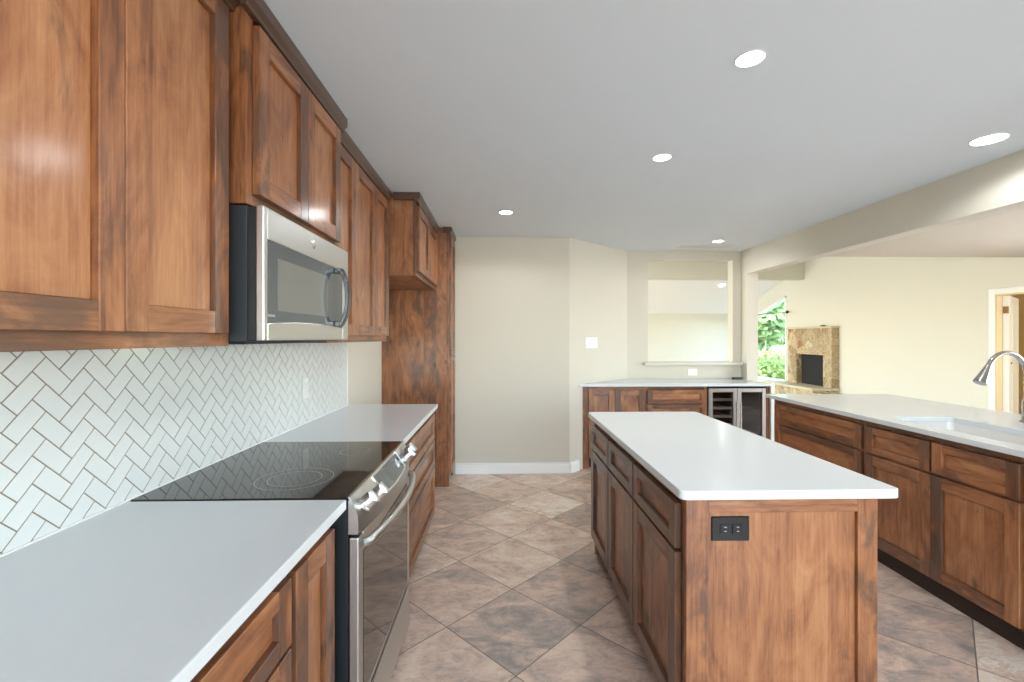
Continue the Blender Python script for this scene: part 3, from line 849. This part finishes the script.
add_door(t, .018, .467, .122, .672, dark=-.15); add_door(t, .469, .896, .122, .672, dark=-.15)
t, w = pbase('base_cabinet', 'near end cabinet of the peninsula, running out at the right edge of the frame', 1.99, 2.85)
face_frame(t, w, .0, .8835, [(0, .03), (w - .03, w)], [(.108, .135), (.665, .70), (.848, .8835)])
for x0, x1 in ((.018, .45), (.453, w - .018)):
    add_drawer(t, x0, x1, .686, .846, dark=-.15); add_door(t, x0, x1, .122, .672, dark=-.15)
# back panel of the peninsula (living room side)
p = pen(.045, PF + .602)
t = thing('panel_back', 'plain knotty back panel of the peninsula facing the breakfast area', 'panel', (p[0], p[1], 0), PA)
mb = MB()
for i in range(9): mb.box(.312 * i, .312 * (i + 1), 0, .02, 0, .8835, 'z')
mb.build('boards', WOOD, t)
# slab with sink cut-out
SX0, SX1, SY0, SY1 = 1.157, 1.90, .112, .50
t = thing('countertop', 'long white quartz peninsula top on the right with the sink cut into it', 'countertop', (PO[0], PO[1], 0), PA)
mb = MB(); PL, PD = 2.88, 1.05
outer = [(0, 0), (PL, 0), (PL, PD), (0, PD)]
inner = rounded(SX0, SX1, SY0, SY1, .02, 5)
def slab_with_hole(outer, inner, z0, z1):
    # ring faces built by bridging each inner vertex to the nearest outer corner sector
    mb = MB(); n = len(inner); vs = []
    for z in (z0, z1):
        vs += [(x, y, z) for x, y in outer] + [(x, y, z) for x, y in inner]
    B = 4 + n; fs = []
    q = n // 4
    # inner is ordered: corner(x1,y1), corner(x0,y1), corner(x0,y0), corner(x1,y0)
    corner_out = [2, 3, 0, 1]
    for c in range(4):
        for k in range(q - 1):
            a, b = 4 + c * q + k, 4 + c * q + k + 1
            fs.append((corner_out[c], b, a))
        a = 4 + c * q + q - 1; b = 4 + ((c + 1) % 4) * q
        fs.append((corner_out[c], corner_out[(c + 1) % 4], b, a))
    top = [tuple(i + B for i in f) for f in fs]; bot = [f[::-1] for f in fs]
    side = [(i, (i + 1) % 4, B + (i + 1) % 4, B + i) for i in range(4)]
    ins = [(4 + (i + 1) % n, 4 + i, B + 4 + i, B + 4 + (i + 1) % n) for i in range(n)]
    return mb.add(vs, top + bot + side + ins)
slab_with_hole(outer, inner, .884, .914).build('slab', QUARTZ, t, .0025)
# undermount basin
t = thing('sink', 'white undermount sink sunk in the peninsula top', 'sink', (PO[0], PO[1], 0), PA)
mb = MB(); bi = rounded(SX0 - .004, SX1 + .004, SY0 - .004, SY1 + .004, .03, 5); bo = rounded(SX0 + .01, SX1 - .01, SY0 + .01, SY1 - .01, .04, 5)
rim = rounded(SX0 - .022, SX1 + .022, SY0 - .022, SY1 + .022, .03, 5)
n = len(bi); vs = [(x, y, .8835) for x, y in rim] + [(x, y, .8835) for x, y in bi] + [(x, y, .70) for x, y in bo]
fs = [(i, (i + 1) % n, n + (i + 1) % n, n + i) for i in range(n)] + [(n + i, n + (i + 1) % n, 2 * n + (i + 1) % n, 2 * n + i) for i in range(n)] + [tuple(range(2 * n, 3 * n))]
mb.add(vs, fs, smooth=True)
so = mb.build('basin', plain('white_composite', lin(224, 222, 217), .25), t)
sm_ = so.modifiers.new('wall', 'SOLIDIFY'); sm_.thickness = .0012; sm_.offset = -1
MB().lathe([(.045, .7005), (.045, .703), (.03, .7035), (.028, .701), (0, .701)], ((SX0 + SX1) / 2, .30, 0), 24).build('drain', CHROME, t)
# faucet
FX, FY = 3.022, 2.545
t = thing('faucet', 'brushed nickel gooseneck pull-down faucet behind the peninsula sink', 'faucet', (FX, FY, .914))
dv = Vector((-.995, -.10, 0)).normalized()
MB().lathe([(.030, 0), (.030, .006), (.024, .012), (.021, .03), (.0205, .12), (.0165, .13), (.0165, .14)], (0, 0, 0), 24).build('base', NICKEL, t)
path = [Vector((0, 0, .13)), Vector((0, 0, .20)), Vector((0, 0, .266))]
Rr = .135
for k in range(1, 17):
    a = math.pi * (k / 16) * .86
    path.append(Vector((0, 0, .266)) + dv * (Rr - Rr * math.cos(a)) + Vector((0, 0, Rr * math.sin(a))))
MB().tube(path, .0125, 16).build('neck', NICKEL, t)
e0 = path[-1]; ed = (path[-1] - path[-2]).normalized()
MB().tube([e0 - ed * .004, e0 + ed * .012, e0 + ed * .03, e0 + ed * .08, e0 + ed * .105, e0 + ed * .108], [.0135, .0165, .0185, .0265, .0315, .029], 20).build('spray_head', NICKEL, t)
sd = ed.cross(Vector((dv.y, -dv.x, 0))).normalized()
if sd.dot(dv) > 0: sd = -sd
MB().tube([e0 + ed * .035 + sd * .019, e0 + ed * .06 + sd * .0235], [.005, .007], 10).build('spray_button', BLACKPL, t)
MB().tube([(0, -.02, .085), (0, -.05, .09), (0, -.10, .115)], [.009, .008, .006], 12).build('lever', NICKEL, t)

# ------------------------------------------------------------------ bar along the pass-through wall
BYF = 4.842
poly = [(.823, 4.792), (2.886, 4.792), (2.886, 5.255), (2.876, 5.255), (2.876, 5.394), (1.510, 5.394), (.823, 4.7965)]
o = MB().prism(poly, .884, .914).build('countertop', QUARTZ, bevel=.0025, seg=2)
tag(o, 'white quartz bar top below the square opening', 'countertop')
G_BR = 'bar cabinets under the square opening'
t = thing('base_cabinet', 'two door bar cabinet tucked against the angled wall', 'cabinet', (.864, BYF, 0), 0, G_BR)
w = 1.546 - .864
MB().prism([(.025, .02), (w, .02), (w, .545), (.645, .545)], .108, .8835, tone=-.3).build('carcass', WOOD, t)
face_frame(t, w, 0.0, .8835, [(0, .075), (w - .03, w)], [(.108, .14), (.845, .8835)])
add_door(t, .068, .3475, .122, .846, dark=-.2); add_door(t, .350, w - .012, .122, .846, dark=-.2)
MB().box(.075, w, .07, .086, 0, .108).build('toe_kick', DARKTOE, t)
t = thing('drawer_cabinet', 'drawer bar cabinet to the left of the wine cooler', 'cabinet', (1.548, BYF, 0), 0, G_BR)
w = 2.214 - 1.548
carcass(t, w, .54, .108, .8835); face_frame(t, w, .108, .8835, [(0, .03), (w - .03, w)], [(.108, .135), (.672, .70), (.40, .43), (.848, .8835)])
for z0, z1 in ((.698, .846), (.412, .688), (.122, .402)): add_drawer(t, .014, w - .014, z0, z1, dark=-.2)
toe(t, w)
# wine cooler
t = thing('wine_cooler', 'stainless two door wine cooler built in under the bar top', 'wine cooler', (2.218, 4.845, 0))
CW = .630
mb = MB()
mb.box(0, .02, 0, .52, .06, .855).box(CW - .02, CW, 0, .52, .06, .855).box(.02, CW - .02, .5, .52, .06, .855).box(.02, CW - .02, 0, .5, .06, .09).box(.02, CW - .02, 0, .5, .835, .855).box(CW / 2 - .012, CW / 2 + .012, 0, .5, .09, .835)
mb.build('case', BLACK, t)
for s in range(2):
    a, b = (.004, CW / 2 - .002) if s == 0 else (CW / 2 + .002, CW - .004)
    m2 = MB(); f = .043
    m2.box(a, a + f, -.030, -.001, .085, .862).box(b - f, b, -.030, -.001, .085, .862).box(a + f, b - f, -.030, -.001, .085, .085 + f).box(a + f, b - f, -.030, -.001, .862 - f, .862)
    dr = m2.build('door', STEEL_Z, t, .003)
    MB().box(a + f, b - f, -.022, -.012, .085 + f, .862 - f).build('glass', PANE_DK, dr)
    hx = b - .02 if s == 0 else a + .02
    MB().tube([(hx, -.062, .22), (hx, -.062, .72)], .008, 12).tube([(hx, -.030, .27), (hx, -.062, .27)], .006, 10).tube([(hx, -.030, .67), (hx, -.062, .67)], .006, 10).build('handle', CHROME, dr)
    for z in ((.735, .645, .555, .465, .375, .285, .195) if s == 0 else (.62, .36)):
        sh = MB()
        if s == 0: sh.box(a + .03, b - .03, .004, .022, z - .014, z + .014)
        for q in range(6): sh.box(a + .03 + q * .042, a + .036 + q * .042, .022, .45, z - .004, z + .002)
        sh.build('shelf', SHELFWOOD if s == 0 else STEEL_Z, t)
MB().box(.03, CW - .03, .03, .045, 0, .06).build('toe_grille', BLACKPL, t)
t = thing('filler_stile', 'narrow wood end board on the right of the wine cooler', 'panel', (2.851, BYF, 0))
MB().box(0, .034, -.021, .40, 0, .8835, 'z', -.3).build('board', WOOD, t, .001)
struct('trim_bar_end', MB().box(2.889, 2.929, 4.80, 5.258, 0, .906), TRIM, 'white painted end board closing the bar beside the peninsula gap', 'trim', .002)
# dark flat remote on the bar top
t = thing('remote_control', 'small black remote lying at the back of the bar top', 'remote control', (2.772, 5.27, .914), math.radians(6))
MB().prism(rounded(-.065, .065, -.02, .02, .012, 4), 0, .024).build('body', BLACKPL, t, .003)
mb = MB()
for i in range(5):
    for j in (-1, 0, 1): mb.box(-.045 + i * .02, -.034 + i * .02, j * .011 - .0035, j * .011 + .0035, .0242, .026)
mb.build('button_field', SIDEMETAL, t)

# wall plates
outlet_plate('wall_outlet', 'white outlet laid sideways on the wall between bar top and white ledge', (2.292, 5.3995, .990), 0, .115, .078, PLASTIC_W, MARK, horizontal=True)
ang = math.atan2(DG1[1] - DG0[1], DG1[0] - DG0[0])
k = .345
outlet_plate('light_switch', 'wide white light switch plate on the angled wall', (DG0[0] + (DG1[0] - DG0[0]) * k + .0004, DG0[1] + (DG1[1] - DG0[1]) * k - .0004, 1.347), ang, .208, .116, PLASTIC_W, MARK, rocker=4)

# ------------------------------------------------------------------ ceiling fittings
def downlight(label, x, y, z, r=.058, watts=SPOT_W, tilt=0.0, group='recessed ceiling lights'):
    t = thing('recessed_light', label, 'ceiling light', (x, y, z), 0, group)
    t.rotation_euler = (tilt, 0, 0)
    MB().lathe([(r * 1.10, -.0005), (r * 1.10, -.004), (r * 1.04, -.006), (r, -.003), (r, -.0005)], (0, 0, 0), 36).build('trim_ring', TRIM, t)
    MB().lathe([(0, -.0032), (r * .99, -.0032), (r * .99, -.0008), (0, -.0008)], (0, 0, 0), 36).build('diffuser', LED, t)
    if watts:
        l = bpy.data.lights.new('lamp', 'SPOT'); l.energy = watts; l.color = SPOT_COL
        l.spot_size = math.radians(164); l.spot_blend = .35; l.shadow_soft_size = r * .9
        lo = bpy.data.objects.new('lamp', l); lo.location = (0, 0, -.012); lo.parent = t; COL.objects.link(lo)
    return t
downlight('recessed lamp highest in the picture, over the near end of the island', .925, 1.668, ZC, r=.047)
downlight('recessed lamp over the far end of the island', .925, 2.593, ZC, r=.047)
downlight('widest recessed lamp, at the right beside the dropped header', 2.55, 2.317, ZC, r=.07)
downlight('recessed lamp over the aisle near the tall pantry', .041, 3.756, ZC, r=.052)
downlight('recessed lamp in front of the ceiling vent', 2.326, 4.824, ZC, r=.052, watts=SPOT_W * .55)
downlight('small lamp on the far sloping white ceiling, seen through the square opening', 5.18, 10.55, 2.89 - (10.55 - 9.80) * .3312 - .002, r=.075, watts=0, tilt=math.radians(-18.3))
downlight('unseen recessed lamp added to light the near countertop, above the top edge of the frame', .30, .45, ZC)  # out of view, added for its light on the near countertop

t = thing('ceiling_vent', 'white slatted air vent in the ceiling above the square opening', 'vent', (2.31, 5.13, ZC - .0005))
mb = MB(); W2, D2 = .34, .115
mb.box(-W2, W2, -D2, -D2 + .022, -.004, 0).box(-W2, W2, D2 - .022, D2, -.004, 0).box(-W2, -W2 + .022, -D2 + .022, D2 - .022, -.004, 0).box(W2 - .022, W2, -D2 + .022, D2 - .022, -.004, 0)
mb.build('frame', TRIM, t, .002)
MB().box(-W2 + .022, W2 - .022, -D2 + .022, D2 - .022, -.002, 0).build('backing', plain('grey_duct', lin(196, 196, 196), .6), t)
mb = MB()
for i in range(10):
    y = -D2 + .03 + i * .0182; mb.extrude([(y, -.0032), (y + .012, -.0022), (y + .013, -.0028), (y + .001, -.0040)], 'x', -W2 + .022, W2 - .022)
mb.build('louver_field', TRIM, t)

# ------------------------------------------------------------------ living room: fireplace, window, door
t = thing('fireplace', 'field stone fireplace with raised hearth on the cream wall', 'fireplace', (0, 0, 0))
FXF, FY0, FY1, FZT = 6.35, 8.59, 9.93, 1.595
OY0, OY1, OZ0, OZ1 = 8.83, 9.64, .43, 1.06
mb = MB()
mb.box(FXF, XR - .001, FY0, OY0, .43, FZT).box(FXF, XR - .001, OY1, FY1, .43, FZT).box(FXF, XR - .001, OY0, OY1, OZ1, FZT)
mb.build('stone_surround', STONE, t, .006)
MB().box(FXF - .03, XR - .001, FY0 - .02, FY1 + .02, FZT, FZT + .035).build('mantel_slab', SLAB, t, .006)
MB().box(XR - .03, XR - .002, OY0, OY1, OZ0, OZ1).build('firebox_screen', SOOT, t)
MB().box(5.98, XR - .001, 8.585, 10.17, 0, .385).build('hearth', STONE, t, .006)
MB().box(5.95, XR - .001, 8.565, 10.19, .386, .43).build('hearth_slab', SLAB, t, .006)
t = thing('mantel_ornament', 'small dark object lying on the stone mantel', 'ornament', (6.42, 8.92, FZT + .035))
MB().lathe([(.05, 0), (.055, .012), (.035, .026), (.012, .032), (0, .033)], (0, 0, 0), 18).build('body', BRONZE, t)

w1 = thing('window_1', 'tall slope-topped window left of the fireplace', 'window', (0, 0, 0)); w1['kind'] = 'structure'
fr = .045
mb = MB()
mb.box(XR - .012, XR + .10, WY0, WY0 + fr, WZ0, wz(WY0)).box(XR - .012, XR + .10, WY1 - fr, WY1, WZ0, wz(WY1))
mb.box(XR - .03, XR + .10, WY0, WY1, WZ0, WZ0 + fr)
mb.extrude([(WY0, wz(WY0) - fr), (WY1, wz(WY1) - fr), (WY1, wz(WY1)), (WY0, wz(WY0))], 'x', XR - .012, XR + .10)
mb.build('window_frame', TRIM, w1, .003)
MB().extrude([(WY0 + fr, WZ0 + fr), (WY1 - fr, WZ0 + fr), (WY1 - fr, wz(WY1 - fr) - fr), (WY0 + fr, wz(WY0 + fr) - fr)], 'x', XR + .05, XR + .056).build('pane', PANE, w1)
t = thing('curtain_rod', 'thin dark curtain rod with round finial across the slope-topped window', 'curtain rod', (0, 0, 0))
MB().tube([(6.43, 10.09, 1.985), (6.43, 12.2, 1.985)], .008, 10).build('rod', BRONZE, t)
MB().lathe([(.0, -.05), (.026, -.038), (.036, -.015), (.026, .008), (.010, .02), (.010, .03)], (6.43, 10.09, 1.985), 16, axis='y').build('finial', BRONZE, t)
MB().tube([(XR - .0005, 10.165, 1.985), (6.43, 10.165, 1.985)], .007, 8).build('bracket', BRONZE, t)

# doorway on the right
cs = MB(); CWD = .075
cs.box(XR - .018, XR, DY1, DY1 + CWD, 0, DZ + CWD).box(XR - .018, XR, DY0 - CWD, DY0, 0, DZ + CWD).box(XR - .018, XR, DY0, DY1, DZ, DZ + CWD)
struct('trim_doorway', cs, TRIM, 'white casing round the doorway at the right edge', 'trim', .004)
cs = MB(); cs.box(XR, XR + .12, DY1 - .014, DY1, 0, DZ).box(XR, XR + .12, DY0, DY0 + .014, 0, DZ).box(XR, XR + .12, DY0 + .014, DY1 - .014, DZ - .014, DZ)
struct('trim_jamb', cs, plain('cream_jamb_paint', lin(222, 205, 165), .5), 'cream door jamb at the right edge', 'trim')
DA = math.radians(35)
t = thing('door_1', 'white panel door standing open beyond the doorway at the right edge', 'door', (6.65, 5.785, 0), DA); t['kind'] = 'structure'
mb = MB()
mb.box(.002, .78, 0, .038, .012, DZ - .02)
for z0, z1 in ((.25, .95), (1.10, 1.85)):
    mb.box(.15, .63, -.006, 0, z0, z0 + .02).box(.15, .63, -.006, 0, z1 - .02, z1).box(.15, .17, -.006, 0, z0, z1).box(.61, .63, -.006, 0, z0, z1)
dl = mb.build('leaf', TRIM, t, .002)
for z in (1.767, .35):
    MB().box(-.052, -.049, .014, .060, z - .045, z + .045).tube([(-.054, .012, z - .047), (-.054, .012, z + .047)], .007, 10).build('hinge', BRASS, t)
MB().box(-.048, -.004, .004, .062, .012, DZ - .02).build('hinge_stile', TRIM, t, .002)
MB().tube([(.06, -.0005, 1.07), (.06, -.012, 1.07)], .010, 12).build('latch_hole', BRONZE, t)
mb = MB(); mb.box(XR + .12, 8.4, 7.2, 7.3, 0, ZC).box(8.3, 8.4, 3.6, 7.2, 0, ZC).box(XR + .12, 8.4, 3.5, 3.6, 0, ZC)
struct('wall_hall', mb, plain('tan_hall_paint', lin(214, 190, 140), .75), 'warm tan wall of the hall beyond the doorway', 'wall')
struct('ceiling_hall', MB().box(XR + .12, 8.4, 3.5, 7.3, ZC, ZC + .1), CEIL, 'hall ceiling beyond the doorway', 'ceiling')
hl = bpy.data.lights.new('hall_fill', 'AREA'); hl.shape = 'RECTANGLE'; hl.size = 1.4; hl.size_y = 1.6; hl.energy = 34; hl.color = (1, .97, .85)  # unseen lamp added to brighten the hall and the door leaf
ho = bpy.data.objects.new('hall_fill', hl); ho.location = (7.5, 3.62, 1.4); ho.rotation_euler = (R90, 0, 0); COL.objects.link(ho)

# rear window frame around the fill lamp, added unseen (behind the viewer, mirrored in the glossy fronts)
mb = MB()
for x in (-.7, .64, 1.98, 3.34): mb.box(x, x + .06, -3.09, -3.03, .25, 2.42)
mb.box(-.7, 3.4, -3.09, -3.03, .25, .31).box(-.7, 3.4, -3.09, -3.03, 2.36, 2.42)
w2 = struct('window_2', mb, TRIM, 'wide window added unseen behind the viewer for the fill lamp', 'window', .003)
MB().box(-.64, 3.34, -3.062, -3.058, .31, 2.36).build('pane', PANE, w2)

# ------------------------------------------------------------------ outdoors, seen through the slope-topped window
struct('ground_lawn', MB().box(6.7, 40, 6.5, 60, -.35, -.25), plain('lawn', lin(120, 140, 80), .9, noise=.3, scale=4), 'lawn beyond the living room window', 'lawn')
struct('path_drive', MB().prism([(11.5, 12), (40, 24), (40, 34), (9.8, 18.5)], -.249, -.20), plain('pale_concrete', lin(225, 225, 222), .8), 'pale drive beyond the shrubs', 'path')
def foliage(rng, c, rad, count, size):
    mb = MB()
    for _ in range(count):
        while True:
            p = Vector((rng.uniform(-1, 1), rng.uniform(-1, 1), rng.uniform(-1, 1)))
            if .25 < p.length < 1: break
        p = Vector((p.x * rad[0], p.y * rad[1], p.z * rad[2])) + Vector(c)
        d = Vector((rng.gauss(0, 1), rng.gauss(0, 1), rng.gauss(0, .7))).normalized(); e = d.orthogonal().normalized()
        s = size * rng.uniform(.6, 1.3)
        mb.add([p, p + d * s * .5 + e * s * .28, p + d * s, p + d * s * .5 - e * s * .28], [(0, 1, 2, 3)])
    return mb
rng = random.Random(3)
LEAF_A = make_leaf('shrub_leaves', lin(140, 175, 70), lin(205, 220, 120))
LEAF_B = make_leaf('tree_leaves', lin(105, 140, 70), lin(165, 190, 115))
BARK = plain('bark', lin(96, 78, 60), .9, noise=.2, scale=15)
for lab, x, y, r, h in (('bright green shrub low outside the slope-topped window, nearest its frame edge', 7.75, 12.9, .8, 1.05), ('bright green shrub outside the slope-topped window, beside the gap', 8.6, 14.6, .75, .95)):
    t = thing('shrub', lab, 'shrub', (x, y, -.25), 0, 'shrubs outside the window')
    mb = MB()
    for k in range(6):
        a = k * 1.05; mb.tube([(0, 0, 0), (math.cos(a) * r * .3, math.sin(a) * r * .3, h * .4), (math.cos(a) * r * .6, math.sin(a) * r * .6, h * .85)], [.02, .014, .006], 6)
    mb.build('stem', BARK, t)
    foliage(rng, (0, 0, h * .62), (r, r, h * .6), 2600, .17).build('foliage', LEAF_A, t)
for lab, x, y, r, h in (('round green tree farther off, seen high in the slope-topped window', 15.8, 26.5, 3.0, 5.0), ('green tree behind the drive, half hidden by the jamb', 11.0, 21.0, 2.1, 3.9)):
    t = thing('tree', lab, 'tree', (x, y, -.25), 0, 'trees outside the window')
    MB().tube([(0, 0, 0), (.05, .03, h * .35), (.0, .1, h * .7)], [.18, .13, .05], 10).build('trunk', BARK, t)
    foliage(rng, (0, 0, h * .62), (r, r, h * .36), 4200, .46).build('foliage', LEAF_B, t)
